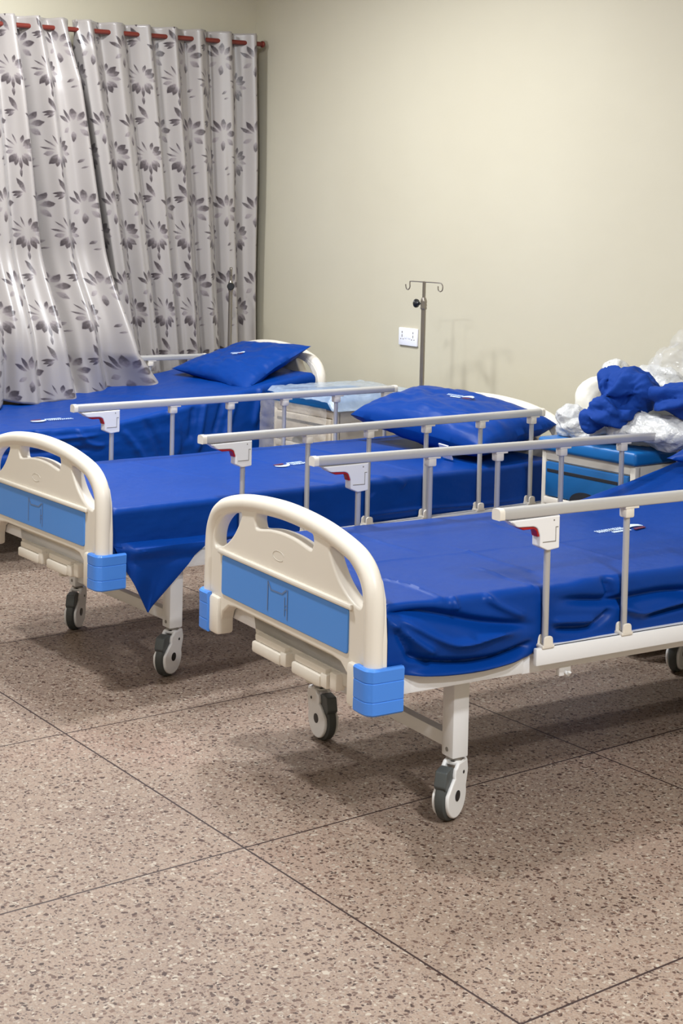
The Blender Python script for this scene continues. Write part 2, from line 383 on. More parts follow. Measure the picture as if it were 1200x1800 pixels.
# ------------------------------------------------------------------ bed pieces (bed-local: x across, y from foot to head, z up)
S = .27; YP = .5306; Y0 = .3617; RL = 1.5766; RZ = .8162; RX = .4544
def board(name, parent, yc, flip, lift):
    """moulded end board; lift raises everything above the bumper line"""
    def Z(z): return z + lift*min(1, max(0, (z-.44)/.15))
    half = [(.428, .50), (.426, .60), (.415, .652), (.383, .692), (.32, .720), (.185, .746), (0, .757)]
    cl = half[:-1] + [(0, .757)] + [(-x, z) for x, z in half[:-1]][::-1]
    cl = spline(cl, 6)
    mb = MB(); sgn = -1 if flip else 1
    tr_ = .0255
    cl2 = [(.430, .345), (.430, .42)] + cl + [(-.430, .42), (-.430, .345)]
    mb.tube([(x, yc+sgn*.022, Z(z)) for x, z in cl2], tr_, 16)
    # lower solid posts / feet
    for s in (-1, 1):
        mb.box((min(s*.345, s*.455), yc-.005 if not flip else yc-.05, .343), (max(s*.345, s*.455), yc+.05 if not flip else yc+.005, .452), .010)
    out = [(.40, .36), (.452, .36), (.450, .52), (.44, .62), (.425, .66), (.39, .695), (.32, .724), (.185, .75), (0, .762)]
    out = out + [(-x, z) for x, z in out[:-1]][::-1]
    out = out[:-1] + [(-.40, .36)] + [(-.36, .345), (-.348, .38), (-.335, .412), (-.30, .436), (-.26, .441), (.26, .441), (.30, .436), (.335, .412), (.348, .38), (.36, .345)]
    slot = spline([(-.153, .694), (-.157, .712), (-.142, .730), (-.07, .741), (0, .745), (.07, .741), (.142, .730), (.157, .712), (.153, .694), (.140, .686), (.07, .697), (0, .701), (-.07, .697), (-.140, .686)], 4, True)
    hole = spline([(.238, .712), (.31, .700), (.355, .676), (.385, .643), (.394, .606), (.380, .590), (.330, .606), (.282, .640), (.246, .684)], 5, True)
    def L(pts): return [(x, Z(z)) for x, z in pts]
    me = stand(prism(L(out), [L(slot), L(hole), L([(-x, z) for x, z in hole])], .042, .006))
    me.transform(Matrix.Translation((0, yc+sgn*.0275, 0))); add_me(mb, me)
    # raised rib above the inset
    mb.box((-.355, yc+sgn*.004-.008, Z(.578)), (.355, yc+sgn*.004+.008, Z(.592)), .004)
    b = mb.build(name, 'cream', parent)
    yf = yc + sgn*.0065
    pan = rounded([(-.338, Z(.4646)), (.338, Z(.4646)), (.338, Z(.5775)), (-.338, Z(.5775))], .012)
    me = stand(prism(pan, [], .008, .002)); me.transform(Matrix.Translation((0, yf, 0)))
    p = link('inset_panel', me, 'inset', b)
    if not flip:
        # worn print on the inset: faint open bracket shapes
        m = MB(); y = yf-.0046
        def bar(x0, z0, x1, z1, w):
            d = Vector((x1-x0, 0, z1-z0)); n = Vector((-d.z, 0, d.x)).normalized()*w
            a_, b_ = Vector((x0, y, z0)), Vector((x1, y, z1))
            lo = [a_-n, b_-n, b_+n, a_+n]; hi = [q+Vector((0, -.0006, 0)) for q in lo]
            m.raw(lo+hi, [(0, 1, 2, 3), (7, 6, 5, 4), (0, 4, 5, 1), (1, 5, 6, 2), (2, 6, 7, 3), (3, 7, 4, 0)])
        bar(-.066, .480, -.066, .560, .0022); bar(-.066, .560, -.048, .540, .0026); bar(-.048, .540, .012, .542, .0018)
        bar(.012, .542, .034, .556, .0024); bar(.040, .478, .040, .558, .0020); bar(.026, .486, .026, .536, .0012)
        bar(.026, .515, .038, .515, .0010); bar(.026, .505, .038, .505, .0010)
        m.build('worn_print', 'printgrey', b, smooth=False)
        m = MB(); ring = [(.030*math.cos(t)-.02, yc+sgn*.0075-.0008, .636+.013*math.sin(t)) for t in np.linspace(.2, 5.6, 22)]
        m.tube(ring, .0012, 6)
        m.build('embossed_mark', 'cream2', b)
    return b
def bumper(parent, s, y_edge, flip):
    """blue L-shaped corner guard"""
    d = -1 if flip else 1
    xo, xi = s*.459, s*.394
    xo = s*.463; path = [(xi, -.013), (s*.440, -.013), (s*.457, -.003), (xo, .012), (xo, .0885)]
    inn = [(xi, .002), (s*.436, .002), (s*.447, .006), (s*.451, .016), (s*.451, .0885)]
    path = spline(path, 4); inn = spline(inn, 4)
    zs = [(.3436, -.004), (.348, 0), (.376, 0), (.378, -.002), (.380, 0), (.422, 0), (.424, -.002), (.426, 0), (.453, .0015), (.4579, -.003)]
    m = MB(); rows = []
    for z, o in zs:
        ro = []
        for (x, y), (x2, y2) in zip(path, inn):
            dx, dy = x-x2, y-y2; l = math.hypot(dx, dy) or 1
            ro.append(m.bm.verts.new((x+dx/l*o, y_edge+d*(y+dy/l*o), z)))
        ri = [m.bm.verts.new((x, y_edge+d*y, z)) for x, y in inn]
        rows.append((ro, ri))
    n = len(path)
    for a_, b_ in zip(rows[:-1], rows[1:]):
        for k in range(n-1):
            m.bm.faces.new((a_[0][k], a_[0][k+1], b_[0][k+1], b_[0][k])); m.bm.faces.new((a_[1][k], b_[1][k], b_[1][k+1], a_[1][k+1]))
        m.bm.faces.new((a_[0][0], b_[0][0], b_[1][0], a_[1][0])); m.bm.faces.new((a_[0][-1], a_[1][-1], b_[1][-1], b_[0][-1]))
    for ro, ri in (rows[0], rows[-1]):
        for k in range(n-1): m.bm.faces.new((ro[k], ri[k], ri[k+1], ro[k+1]))
    return m.build('corner_bumper', 'bumper', parent)
def rail(parent, s):
    """folding side rail on side s (+1 near, -1 far)"""
    x = s*RX; w = .016; h = .0274
    prof = rounded([(-w, RZ-h-.0), (w, RZ-h), (w, RZ), (-w, RZ)], [.004, .004, .011, .011], 4)
    def extr(y0, y1, grow=0.):
        m = MB(); A = []; B = []
        for (px, pz) in prof:
            cx, cz = px*(1+grow), RZ-h/2+(pz-RZ+h/2)*(1+grow)
            A.append(m.bm.verts.new((x+cx, y0, cz))); B.append(m.bm.verts.new((x+cx, y1, cz)))
        n = len(prof)
        for k in range(n): m.bm.faces.new((A[k], A[(k+1) % n], B[(k+1) % n], B[k]))
        m.bm.faces.new(A[::-1]); m.bm.faces.new(B); return m
    top = extr(Y0+.012, Y0+RL-.012).build('side_rail', 'alu', parent)
    extr(Y0, Y0+.016, .08).build('end_cap', 'cream', top); extr(Y0+RL-.016, Y0+RL, .08).build('end_cap', 'cream', top)
    # base angle bar
    m = MB(); m.box((x-.002, .495, .401), (x+.012, 2.0, .446), .003); m.box((x-.022*1, .515, .434), (x+.010, 2.0, .446), .003)
    m.build('base_bar', 'frame', top)
    for k in range(6):
        y = YP+k*S
        MB().tube([(x, y, .455), (x, y, RZ-h-.004)], .0088, 14).build('post', 'post', top)
        if k:
            m = MB(); m.box((x-.0145, y-.0155, RZ-h-.030), (x+.0145, y+.0155, RZ-h-.001), .005); m.box((x-.015, y-.017, RZ-h-.005), (x+.015, y+.030, RZ-h+.001), .001)
            m.build('post_cap', 'cream', top)
        m = MB(); m.box((x-.016, y-.019, .444), (x+.016, y+.021, .453), .003)
        me = side(prism(rounded([(y-.016, .448), (y+.016, .448), (y+.014, .476), (y-.014, .476)], [.002, .002, .010, .010]), [], .006, .0015))
        me2 = me.copy(); me.transform(Matrix.Translation((x+.013, 0, 0))); me2.transform(Matrix.Translation((x-.013, 0, 0)))
        add_me(m, me); add_me(m, me2)
        m.build('post_bracket', 'cream', top)
    t = RZ-h
    body = [(YP-.138, t-.004), (YP+.026, t-.001), (YP+.026, t-.086), (YP-.012, t-.090), (YP-.038, t-.078), (YP-.038, t-.050), (YP-.046, t-.030), (YP-.058, t-.024), (YP-.112, t-.022)]
    me = side(prism(rounded(body, [.003, .002, .004, .004, .004, .004, .006, .006, .008]), [], .034, .003)); me.transform(Matrix.Translation((x, 0, 0)))
    lb = link('release_latch', me, 'white', top)
    for sd in (-1, 1):
        xs = x+sd*.0172
        m = MB(); m.box((xs-.0006, YP-.030, t-.0675), (xs+.0006, YP+.013, t-.0655)); m.box((xs-.0006, YP+.0115, t-.0675), (xs+.0006, YP+.013, t-.030)); m.box((xs-.0006, YP+.0115, t-.031), (xs+.0006, YP+.020, t-.029))
        m.tube([(xs-.0006, YP+.006, t-.012), (xs+.0006, YP+.006, t-.012)], .0022, 8)
        m.build('latch_seam', 'groove', top, smooth=False)
    trig = [(YP-.110, t-.0215), (YP-.055, t-.0205), (YP-.043, t-.026), (YP-.037, t-.030), (YP-.037, t-.052), (YP-.043, t-.052), (YP-.047, t-.038), (YP-.056, t-.031), (YP-.090, t-.031)]
    me = side(prism(trig, [], .026, .002)); me.transform(Matrix.Translation((x, 0, 0)))
    link('release_trigger', me, 'red', top)
    return top
def caster(parent, x, y, rz):
    """castor with its brake; x, y is the stem, the wheel trails along local -y before rotation rz"""
    c = empty('caster', (x, y, 0), rz, parent)
    ty = -.028; R = Matrix.Rotation(math.pi/2, 4, 'Y'); mt = Matrix.Translation((0, ty, .0625)) @ R
    MB().lathe([(.044, -.013), (.056, -.0145), (.0615, -.010), (.0625, -.004), (.0625, .004), (.0615, .010), (.056, .0145), (.044, .013)], 40, mt).build('tyre', 'tyre', c)
    m = MB()
    for s in (-1, 1):
        arc = [(ty+.0545*math.cos(t), .0635+.0545*math.sin(t)) for t in np.linspace(math.radians(165), math.radians(375), 28)]
        out = arc + [(.036, .118), (.030, .146), (-.020, .148), (-.030, .138), (-.040, .136), (-.044, .122), (-.042, .112), (-.054, .104)]
        me = side(prism(out, [], .011, .004)); me.transform(Matrix.Translation((s*.0185, 0, 0))); add_me(m, me)
    m.box((-.023, -.020, .138), (.023, .030, .150), .004)
    m.build('fork', 'white', c)
    for s in (-1, 1):
        MB().lathe([(0, -.001), (.0135, -.001), (.014, .0012), (0, .002)], 24, Matrix.Translation((s*.024, ty, .066)) @ Matrix.Rotation(s*math.pi/2, 4, 'Y')).build('hub_cap', 'black', c)
        MB().lathe([(0, -.001), (.0045, -.001), (.0045, .001), (0, .0014)], 14, Matrix.Translation((s*.024, .006, .118)) @ Matrix.Rotation(s*math.pi/2, 4, 'Y')).build('fork_rivet', 'black', c)
    me = side(prism(rounded([(-.088, .100), (-.078, .088), (-.050, .100), (-.034, .136), (-.046, .144), (-.078, .138)], .005), [], .033, .003))
    link('brake_pedal', me, 'pedal', c)
    MB().lathe([(0, .148), (.021, .148), (.023, .152), (.018, .156), (.012, .160), (.012, .166), (0, .166)], 28).build('swivel_bearing', 'chrome', c)
    return c
def legs(parent, yaws):
    # legs are square tubes joined by cross tubes
    for k, (sx, y) in enumerate(((1, .338), (-1, .338), (1, 1.80), (-1, 1.80))):
        lg = MB().box((sx*.3391-.025, y-.025, .158), (sx*.3391+.025, y+.025, .392), .004).build('leg', 'frame', parent)
        MB().tube([(sx*.3391+.0, y-.0245, .178), (sx*.3391, y-.0262, .178)], .006, 10).build('leg_bolt', 'groove', lg)
        caster(lg, sx*.3391, y, yaws[k])
    for y in (.338, 1.80):
        MB().box((-.316, y-.015, .175), (.316, y+.015, .212), .003).build('cross_tube', 'frame', parent)
def bed(name, loc, rz, label, lift, yaws, raise_from, slope, rails=(1, -1)):
    root = empty(name, loc, rz); tag(root, label, 'bed', 'hospital beds in a row')
    m = MB()
    for s in (-1, 1):
        m.box((s*.427-.013, .03, .379), (s*.427+.013, .475, .431), .003)
        m.box((s*.420-.013, .475, .374), (s*.420+.013, 2.08, .425), .003)
    for y in (.07, .338, .75, 1.25, 1.80, 2.05): m.box((-.416, y-.02, .385), (.416, y+.02, .421), .003)
    m.build('bed_frame', 'frame', root)
    m = MB(); m.box((-.41, .06, .424), (.41, raise_from-.01, .438), .003)
    dl = 2.03-raise_from; a_ = math.atan(slope)
    m.box((-.41, raise_from+.0, .424+slope*dl/2), (.41, 2.03, .438+slope*dl/2), .003, rot=Matrix.Rotation(a_, 3, 'X'))
    m.build('mattress_deck', 'frame', root)
    fb = board('footboard', root, 0, False, 0)
    hb = board('headboard', root, 2.12, True, lift)
    for s in (-1, 1): bumper(fb, s, 0, False); bumper(hb, s, 2.12, True)
    # crank tray and folded handles
    m = MB(); tray = rounded([(-.235, .445), (.30, .445), (.290, .36), (.16, .335), (-.17, .335), (-.218, .368)], [.004, .004, .02, .02, .025, .02])
    me = stand(prism(tray, [], .09, .006)); me.transform(Matrix.Translation((0, .095, 0))); add_me(m, me)
    m.tube([(.015, .10, .35), (.015, .10, .295)], .018, 12)
    m.build('crank_housing', 'cream2', root)
    for x0, x1 in ((-.190, -.005), (.030, .205)):
        m = MB(); m.box((x0, .022, .334), (x1-.028, .062, .366), .007); m.box((x1-.032, .026, .336), (x1, .060, .374), .005)
        m.box((x0+.005, .030, .366), (x1-.012, .066, .386), .005); m.tube([(x1-.018, .04, .352), (x1-.018, .095, .352)], .009, 10)
        m.build('crank_handle', 'cream', root)
    MB().box((.212, .03, .340), (.245, .06, .386), .006).build('crank_socket', 'cream', root)
    legs(root, yaws)
    # little hook on the side beam
    for s in (-1, 1):
        m = MB(); m.box((s*.424-.004, .600, .352), (s*.424+.010, .640, .378), .002); m.tube([(s*.424, .62, .366), (s*.448, .62, .358), (s*.452, .62, .366)], .005, 8)
        m.build('drip_hook', 'white', root)
    for s in rails: rail(root, s)
    # socket that carries a drip pole at the head corner
    MB().lathe([(.0135, .36), (.020, .36), (.020, .46), (.0135, .46), (.0135, .36)], 18, Matrix.Translation((-.438, 2.075, 0))).build('pole_socket', 'frame', root)
    return root
B1 = ((-3.3100, 2.1317, 0), -.0543); B2 = ((-4.7233, 2.0566, 0), .0432); B3 = ((-6.50, 2.02, 0), -.012)
bed('hospital_bed', *B1, 'cream hospital bed nearest the camera, whole blue-panelled footboard and front castor in view', .04, (.5, 1.50, .2, .5), 1.30, .24)
bed('hospital_bed', *B2, 'middle hospital bed with a corner of blue sheet hanging over its side', .035, (.5, .75, .3, .2), 1.75, .03)
bed('hospital_bed', *B3, 'farthest hospital bed, against the floral curtains, its backrest raised', .135, (.2, .1, .3, .2), .85, .17, rails=(-1,))
def place(bedt, l):
    (bx, by, _), a_ = bedt; c, s = math.cos(a_), math.sin(a_)
    return (bx+c*l[0]-s*l[1], by+s*l[0]+c*l[1], l[2])

# ------------------------------------------------------------------ mattresses
def seg_dist(P, pts):
    """distance of each 2D point in P (n,2) to a polyline and the parameter along it (0..1)"""
    best = np.full(len(P), 1e9); par = np.zeros(len(P)); n = len(pts)-1
    for i in range(n):
        a_, b_ = np.array(pts[i]), np.array(pts[i+1]); d = b_-a_; t = np.clip(((P-a_)@d)/(d@d), 0, 1)
        q = np.linalg.norm(P-(a_+t[:, None]*d), axis=1); k = q < best
        best[k] = q[k]; par[k] = (i+t[k])/n
    return best, par
def fold(P, pts, w, amp, sharp=False):
    pts = spline(pts, 4) if len(pts) > 2 else pts
    d, t = seg_dist(P, pts); env = np.clip(np.minimum(t, 1-t)*5, 0, 1)
    env = env*env*(3-2*env)
    env = np.where((t <= 0) | (t >= 1), .0, env)
    f = np.exp(-(np.sqrt(d*d+(.4*w)**2)-.4*w)/w) if sharp else np.exp(-(d/w)**2)
    return amp*f*env
def mattress(bedt, label, hem, raise_from, slope, side_folds, top_folds, seed, bulge=None, half=.436, edge_noise=.004, amp=.003, kf=1.):
    y0, y1, zt = .05, 2.045, .60
    ny = 300; nside = 56; ntop = 110; r = .022
    ys = np.linspace(y0, y1, ny)
    # cross-section parameters: near side up, over the top, far side down -> (x, z, kind, t)
    secs = []
    for t in np.linspace(0, 1, nside): secs.append(('n', t))
    for k in range(1, 6): secs.append(('cn', k/6))
    for t in np.linspace(0, 1, ntop): secs.append(('t', t))
    for k in range(1, 6): secs.append(('cf', k/6))
    for t in np.linspace(0, 1, nside): secs.append(('f', t))
    V = np.zeros((len(secs), ny, 3)); N = np.zeros_like(V)
    zh = np.array([hem(y) for y in ys])
    for i, (k, t) in enumerate(secs):
        if k == 'n': x = np.full(ny, half); z = zh+(zt-r-zh)*t; nn = (1, 0, 0)
        elif k == 'cn': an = t*math.pi/2; x = np.full(ny, half-r+r*math.cos(an)); z = np.full(ny, zt-r+r*math.sin(an)); nn = (math.cos(an), 0, math.sin(an))
        elif k == 't': x = np.full(ny, (half-r)*(1-2*t)); z = np.full(ny, zt); nn = (0, 0, 1)
        elif k == 'cf': an = t*math.pi/2; x = np.full(ny, -half+r-r*math.sin(an)); z = np.full(ny, zt-r+r*math.cos(an)); nn = (-math.sin(an), 0, math.cos(an))
        else: x = np.full(ny, -half); zz = .43; z = (zt-r)+(zz-zt+r)*t; nn = (-1, 0, 0)
        V[i, :, 0] = x; V[i, :, 1] = ys; V[i, :, 2] = z; N[i] = nn
    flat = V.reshape(-1, 3); nf = N.reshape(-1, 3); disp = np.zeros(len(flat))
    nearw = np.clip(nf[:, 0], 0, 1); topw = np.clip(nf[:, 2], 0, 1)
    P = flat[:, 1:3]; Q = flat[:, 0:2]
    dn = np.zeros(len(flat)); dt = np.zeros(len(flat))
    for f in side_folds: dn += fold(P, *f)*kf
    for f in top_folds: dt += fold(Q, *f)*1.25
    if bulge is not None:
        dn += np.array([bulge(y, z) for y, z in P])
    nz = np.array([fbm(Vector((v[0]*3+seed, v[1]*2.2, v[2]*5))) for v in flat])
    nz2 = np.array([fbm(Vector((v[0]*9+seed, v[1]*9, v[2]*14+3))) for v in flat])
    disp = dn*nearw+dt*topw+nz*amp*(topw*.6+nearw*1.0)+nz2*edge_noise*.35
    # uneven top edge on the near side
    flat2 = flat+nf*disp[:, None]
    # fold the ends down
    e = np.minimum(flat[:, 1]-y0, y1-flat[:, 1]); k = np.clip(1-e/.02, 0, 1)**2
    flat2[:, 2] -= k*.014*topw
    # raised backrest
    d = np.clip(flat2[:, 1]-raise_from, 0, None); sm = d*d/(d+.12)
    flat2[:, 2] += slope*sm*1.06*np.where(nearw > .5, np.clip((flat[:, 2]-.43)/.17, 0, 1)*.4+.6, 1)
    G = np.arange(len(secs)*ny).reshape(len(secs), ny)
    faces = [(G[i, j], G[i, j+1], G[i+1, j+1], G[i+1, j]) for i in range(len(secs)-1) for j in range(ny-1)]
    verts = [tuple(v) for v in flat2]
    # underside and ends
    faces += [(G[0, j], G[-1, j], G[-1, j+1], G[0, j+1]) for j in range(ny-1)]
    faces += [tuple(G[:, 0]), tuple(G[::-1, -1])]
    me = bpy.data.meshes.new('mattress'); me.from_pydata(verts, [], [tuple(int(q) for q in f) for f in faces]); me.update()
    bm = bmesh.new(); bm.from_mesh(me); bmesh.ops.recalc_face_normals(bm, faces=bm.faces); bm.to_mesh(me); bm.free()
    o = link('mattress', me, 'sheet', None, smooth=60); o.location = bedt[0]; o.rotation_euler = (0, 0, bedt[1])
    tag(o, label, 'mattress', 'blue mattresses on the beds')
    return o
def sprint(parent, x, y, z, rz, k=1., flip=False):
    """white brand print on a sheet: two short lines of letter strokes and a swoosh over a dark red flash"""
    rnd = random.Random(5)
    m = MB(); r = MB()
    R = Matrix.Translation((x, y, z)) @ Matrix.Rotation(rz, 4, 'Z') @ Matrix.Scale(k, 4)
    def quad(mb, pts, h=.0012):
        lo = [R @ Vector((p[0], p[1], 0)) for p in pts]; hi = [R @ Vector((p[0], p[1], h)) for p in pts]; n = len(pts)
        mb.raw(lo+hi, [tuple(range(n))[::-1], tuple(range(n, 2*n))]+[(i, (i+1) % n, n+(i+1) % n, n+i) for i in range(n)])
    # letter strokes
    u = -.062
    while u < .03:
        w = rnd.uniform(.004, .007)
        quad(m, [(u, .004), (u+w*.45, .004), (u+w*.45, .024), (u, .024)])
        quad(m, [(u, rnd.choice((.004, .012, .020))), (u+w, .012), (u+w, .016), (u, .016)]) ; u += w+.0025
    u = -.030
    while u < .03:
        w = rnd.uniform(.003, .006); quad(m, [(u, -.014), (u+w, -.014), (u+w, -.004), (u, -.004)]); u += w+.002
    # swoosh
    top = [(.036+.062*t, .012+.024*math.sin(t*2.6)) for t in np.linspace(0, 1, 9)]
    bot = [(.036+.062*t, .004+.012*math.sin(t*2.6)-.002) for t in np.linspace(0, 1, 9)]
    quad(m, top+bot[::-1])
    quad(r, [(.044, -.016), (.088, -.010), (.092, .002), (.05, -.002)])
    a_ = m.build('printed_lettering', 'print', parent, smooth=False); b_ = r.build('printed_flash', 'printred', parent, smooth=False)
    return a_
def hem1(y):
    pts = [(0, .432), (.09, .432), (.2, .418), (.34, .410), (.48, .424), (.52, .437), (.75, .434), (.85, .432), (.94, .420), (1.02, .425), (1.3, .43), (2.1, .43)]
    return float(np.interp(y, [p[0] for p in pts], [p[1] for p in pts]))
def bulge1(y, z):
    a_ = max(0, 1-abs(y-.28)/.26); return .030*a_**.7*math.exp(-((z-.47)/.06)**2) + .004*math.exp(-((z-.52)/.05)**2)
SF1 = [([(.022, .595), (.151, .576), (.338, .527), (.519, .497)], .013, -.014), ([(.062, .583), (.129, .542), (.208, .502), (.264, .493), (.387, .502), (.509, .497)], .010, .012, True),
       ([(.04, .578), (.108, .522), (.186, .467)], .010, .011, True), ([(.078, .485), (.191, .451), (.341, .437), (.437, .447), (.506, .46)], .010, -.012),
       ([(.08, .436), (.201, .421), (.342, .418), (.507, .432)], .010, .010), ([(.26, .605), (.251, .587), (.261, .567)], .008, .006),
       ([(.345, .599), (.384, .568), (.483, .525)], .010, .007), ([(.07, .56), (.10, .50), (.13, .46)], .012, -.008),
       ([(.552, .559), (.78, .533), (.954, .535), (1.1, .524)], .013, -.013), ([(.554, .504), (.72, .489)], .010, .006), ([(.555, .487), (.697, .474), (.78, .516)], .011, -.010),
       ([(.748, .606), (.774, .538)], .014, -.010), ([(.874, .478), (1.017, .488), (1.2, .50)], .008, -.008), ([(.791, .523), (.874, .492), (1.016, .506), (1.3, .53)], .010, .008),
       ([(.55, .44), (.9, .43)], .01, .006), ([(1.1, .56), (1.4, .50), (1.7, .49)], .014, -.010), ([(1.2, .47), (1.5, .53)], .014, .010)]
TF1 = [([(.179, .192), (.27, .214), (.458, .222)], .006, .006, True), ([(.168, .489), (.298, .505), (.462, .512)], .006, .005, True), ([(.2, .21), (.28, .232), (.44, .24)], .012, -.003),
       ([(-.104, .594), (.218, .600), (.323, .607)], .006, .004, True), ([(-.43, .43), (-.205, .442), (.001, .467)], .006, .0035, True), ([(.0, .18), (.18, .192)], .006, .003, True),
       ([(-.42, .9), (.42, .92)], .005, .003, True), ([(.02, .1), (.05, 1.3)], .005, .0025, True), ([(.25, .5), (.40, .53), (.43, .7)], .03, -.004)]
m1 = mattress(B1, 'blue sheeted mattress on the nearest bed, rumpled along its side', hem1, 1.30, .24, SF1, TF1, 1.3, bulge1, half=.437, kf=2.1)
sprint(m1, .0, 1.19, .6035, math.radians(90)+.1, 1.25)
def hem2(y): return float(np.interp(y, [0, .08, .4, .6, 1.0, 2.1], [.46, .455, .452, .446, .43, .428]))
SF2 = [([(.033, .489), (.092, .467), (.185, .434), (.251, .464), (.389, .463), (.8, .47)], .008, .010), ([(.04, .47), (.191, .452), (.292, .455), (.6, .452)], .008, -.010),
       ([(1.05, .476), (1.306, .476), (1.608, .464), (1.9, .46)], .006, .007), ([(.965, .44), (1.262, .441), (1.669, .436)], .010, -.008), ([(1.08, .60), (1.11, .54)], .016, -.006), ([(1.21, .61), (1.26, .56)], .016, .006), ([(.55, .56), (.9, .55)], .02, -.004)]
TF2 = [([(-.43, .55), (-.1, .58), (.2, .66)], .012, .003), ([(-.3, 1.0), (.35, 1.02)], .005, .0025, True), ([(-.42, .25), (-.3, .45)], .02, .006), ([(.30, 1.05), (.36, 1.15), (.43, 1.2)], .02, .007), ([(.3, .9), (.43, .95)], .02, -.005), ([(-.42, 1.35), (.4, 1.38)], .01, .004)]
m2 = mattress(B2, 'blue sheeted mattress on the middle bed, its sheet corner hanging loose', hem2, 1.75, .03, SF2, TF2, 5.1)
sprint(m2, .0, 1.08, .6035, math.radians(-90)+.1, 1.2)
# the loose hanging corner
def flap():
    m = MB(); A = np.array((.052, .486)); Bp = np.array((.41, .480)); T1 = np.array((.168, .258)); n = 26
    rows = []
    for i in range(n+1):
        v = i/n; row = []
        for j in range(n+1):
            u = j/n
            top = A+(Bp-A)*u
            mid = A*(1-v)+T1*v if u == 0 else None
            e0 = A+(T1-A)*v; e1 = Bp+(T1-Bp)*v
            p = e0+(e1-e0)*u
            sm = min(1, max(0, (p[0]-.085)/.04)); sm = sm*sm*(3-2*sm); tk = min(1, v/.07)
            x = .4425+.020*sm*tk-.008*(1-tk)+sm*(.003*math.sin(u*7+v*2)+.009*math.exp(-((v-.12)/.06)**2)*(.6+.4*math.sin(u*6))-.006*math.exp(-((v-.27)/.06)**2)+.012*v*(1-abs(2*u-1)))
            row.append((x, p[0], p[1]))
        rows.append(row)
    vs = [q for r_ in rows for q in r_]; k = n+1
    back = [(q[0]-.0025, q[1], q[2]) for q in vs]; fs = []
    o = len(vs)
    for i in range(n):
        for j in range(n):
            a_ = i*k+j; fs.append((a_, a_+1, a_+k+1, a_+k)); fs.append((o+a_, o+a_+k, o+a_+k+1, o+a_+1))
    for j in range(n): fs.append((j, o+j, o+j+1, j+1))
    for i in range(n):
        a_ = i*k; fs.append((a_, a_+k, o+a_+k, o+a_)); a_ = i*k+n; fs.append((a_, o+a_, o+a_+k, a_+k))
    m.raw(vs+back, fs)
    bmesh.ops.remove_doubles(m.bm, verts=m.bm.verts, dist=.0004)
    m.build('sheet_corner', 'sheet', m2)
flap()
def hem3(y): return float(np.interp(y, [0, .6, 1.0, 2.1], [.42, .41, .36, .34]))
SF3 = [([(.3, .53), (.6, .55), (.95, .56)], .010, .010), ([(.35, .50), (.9, .50)], .012, -.010), ([(1.0, .58), (1.1, .46), (1.15, .38)], .016, .012), ([(1.25, .62), (1.3, .5), (1.3, .38)], .016, .012), ([(1.12, .6), (1.2, .46), (1.22, .38)], .016, -.012),
       ([(1.45, .62), (1.42, .5), (1.40, .38)], .014, .013), ([(1.38, .6), (1.36, .45)], .014, -.011), ([(1.62, .62), (1.55, .45), (1.5, .36)], .014, .012), ([(1.55, .62), (1.48, .45)], .014, -.011), ([(.8, .6), (.85, .53), (.95, .5)], .012, .010), ([(.6, .6), (.62, .54)], .012, -.009), ([(1.75, .62), (1.7, .45)], .016, .012)]
m3 = mattress(B3, 'blue sheeted mattress on the farthest bed, head end raised', hem3, .85, .17, SF3, [([(-.3, .5), (.4, .55)], .012, .004), ([(-.3, 1.2), (.3, 1.4)], .02, .005)], 9.4, half=.45, amp=.008, edge_noise=.008)
sprint(m3, .20, .80, .606, math.radians(-90)+.1, 1.3)

# ------------------------------------------------------------------ pillows
def pillow(loc, rot, size, label, seed, pinch=.10, h=.075, rough=.012, twist=0., plump=.55):
    a_, b_ = size[0]/2, size[1]/2; n = 56; vs = []; fs = []
    def pt(u, v, s):
        x = a_*u*(1-pinch*(1-abs(v)**1.6)*abs(u)**2); y = b_*v*(1-pinch*(1-abs(u)**1.6)*abs(v)**2)
        prof = (max(0, 1-abs(u)**2.6)*max(0, 1-abs(v)**2.6))**plump
        w = fbm(Vector((u*2.2+seed, v*2.2, s)))*rough + abs(fbm(Vector((u*1.3+seed*2, v*3.2, s+4))))*rough*.9
        return (x, y, s*h*prof+w*(.25+prof)*.9+twist*u*v)
    for s in (1, -1):
        for i in range(n+1):
            for j in range(n+1): vs.append(pt(-1+2*i/n, -1+2*j/n, s))
    k = n+1; o = k*k
    for i in range(n):
        for j in range(n):
            q = i*k+j; fs.append((q, q+k, q+k+1, q+1)); fs.append((o+q, o+q+1, o+q+k+1, o+q+k))
    m = MB(); m.raw(vs, fs); bmesh.ops.remove_doubles(m.bm, verts=m.bm.verts, dist=.0006)
    # sew the rims
    be = [e for e in m.bm.edges if e.is_boundary]
    if be: bmesh.ops.holes_fill(m.bm, edges=be, sides=0)
    o_ = m.build('pillow', 'sheet', smooth=60, loc=loc, rot=rot); tag(o_, label, 'pillow', 'blue pillows on the beds')
    return o_
p3 = pillow((-6.42, 3.88, .815), (math.radians(21), 0, math.radians(2)), (.66, .43), 'blue pillow propped on the raised head of the farthest bed', 2.2, h=.06, twist=.028)
sprint(p3, .02, -.03, .066, .3, .55)
pl2 = place(B2, (.01, 1.855, .725))
p2 = pillow(pl2, (math.radians(11), math.radians(4), B2[1]+.03), (.80, .42), 'plump blue pillow with a white sewn tag on the middle bed', 6.7, pinch=.06, h=.092, plump=.45)
sprint(p2, .02, .02, .098, .2, .8)
MB().box((.19, -.236, -.062), (.245, -.230, .004), .001, rot=Matrix.Rotation(.3, 3, 'X')).build('sewn_tag', 'tag', p2, smooth=False)
pl1 = place(B1, (.0, 1.90, .815))
p1 = pillow(pl1, (math.radians(20), 0, B1[1]), (.66, .42), 'blue pillow at the right edge of the picture, on the nearest bed', 3.9, h=.07)

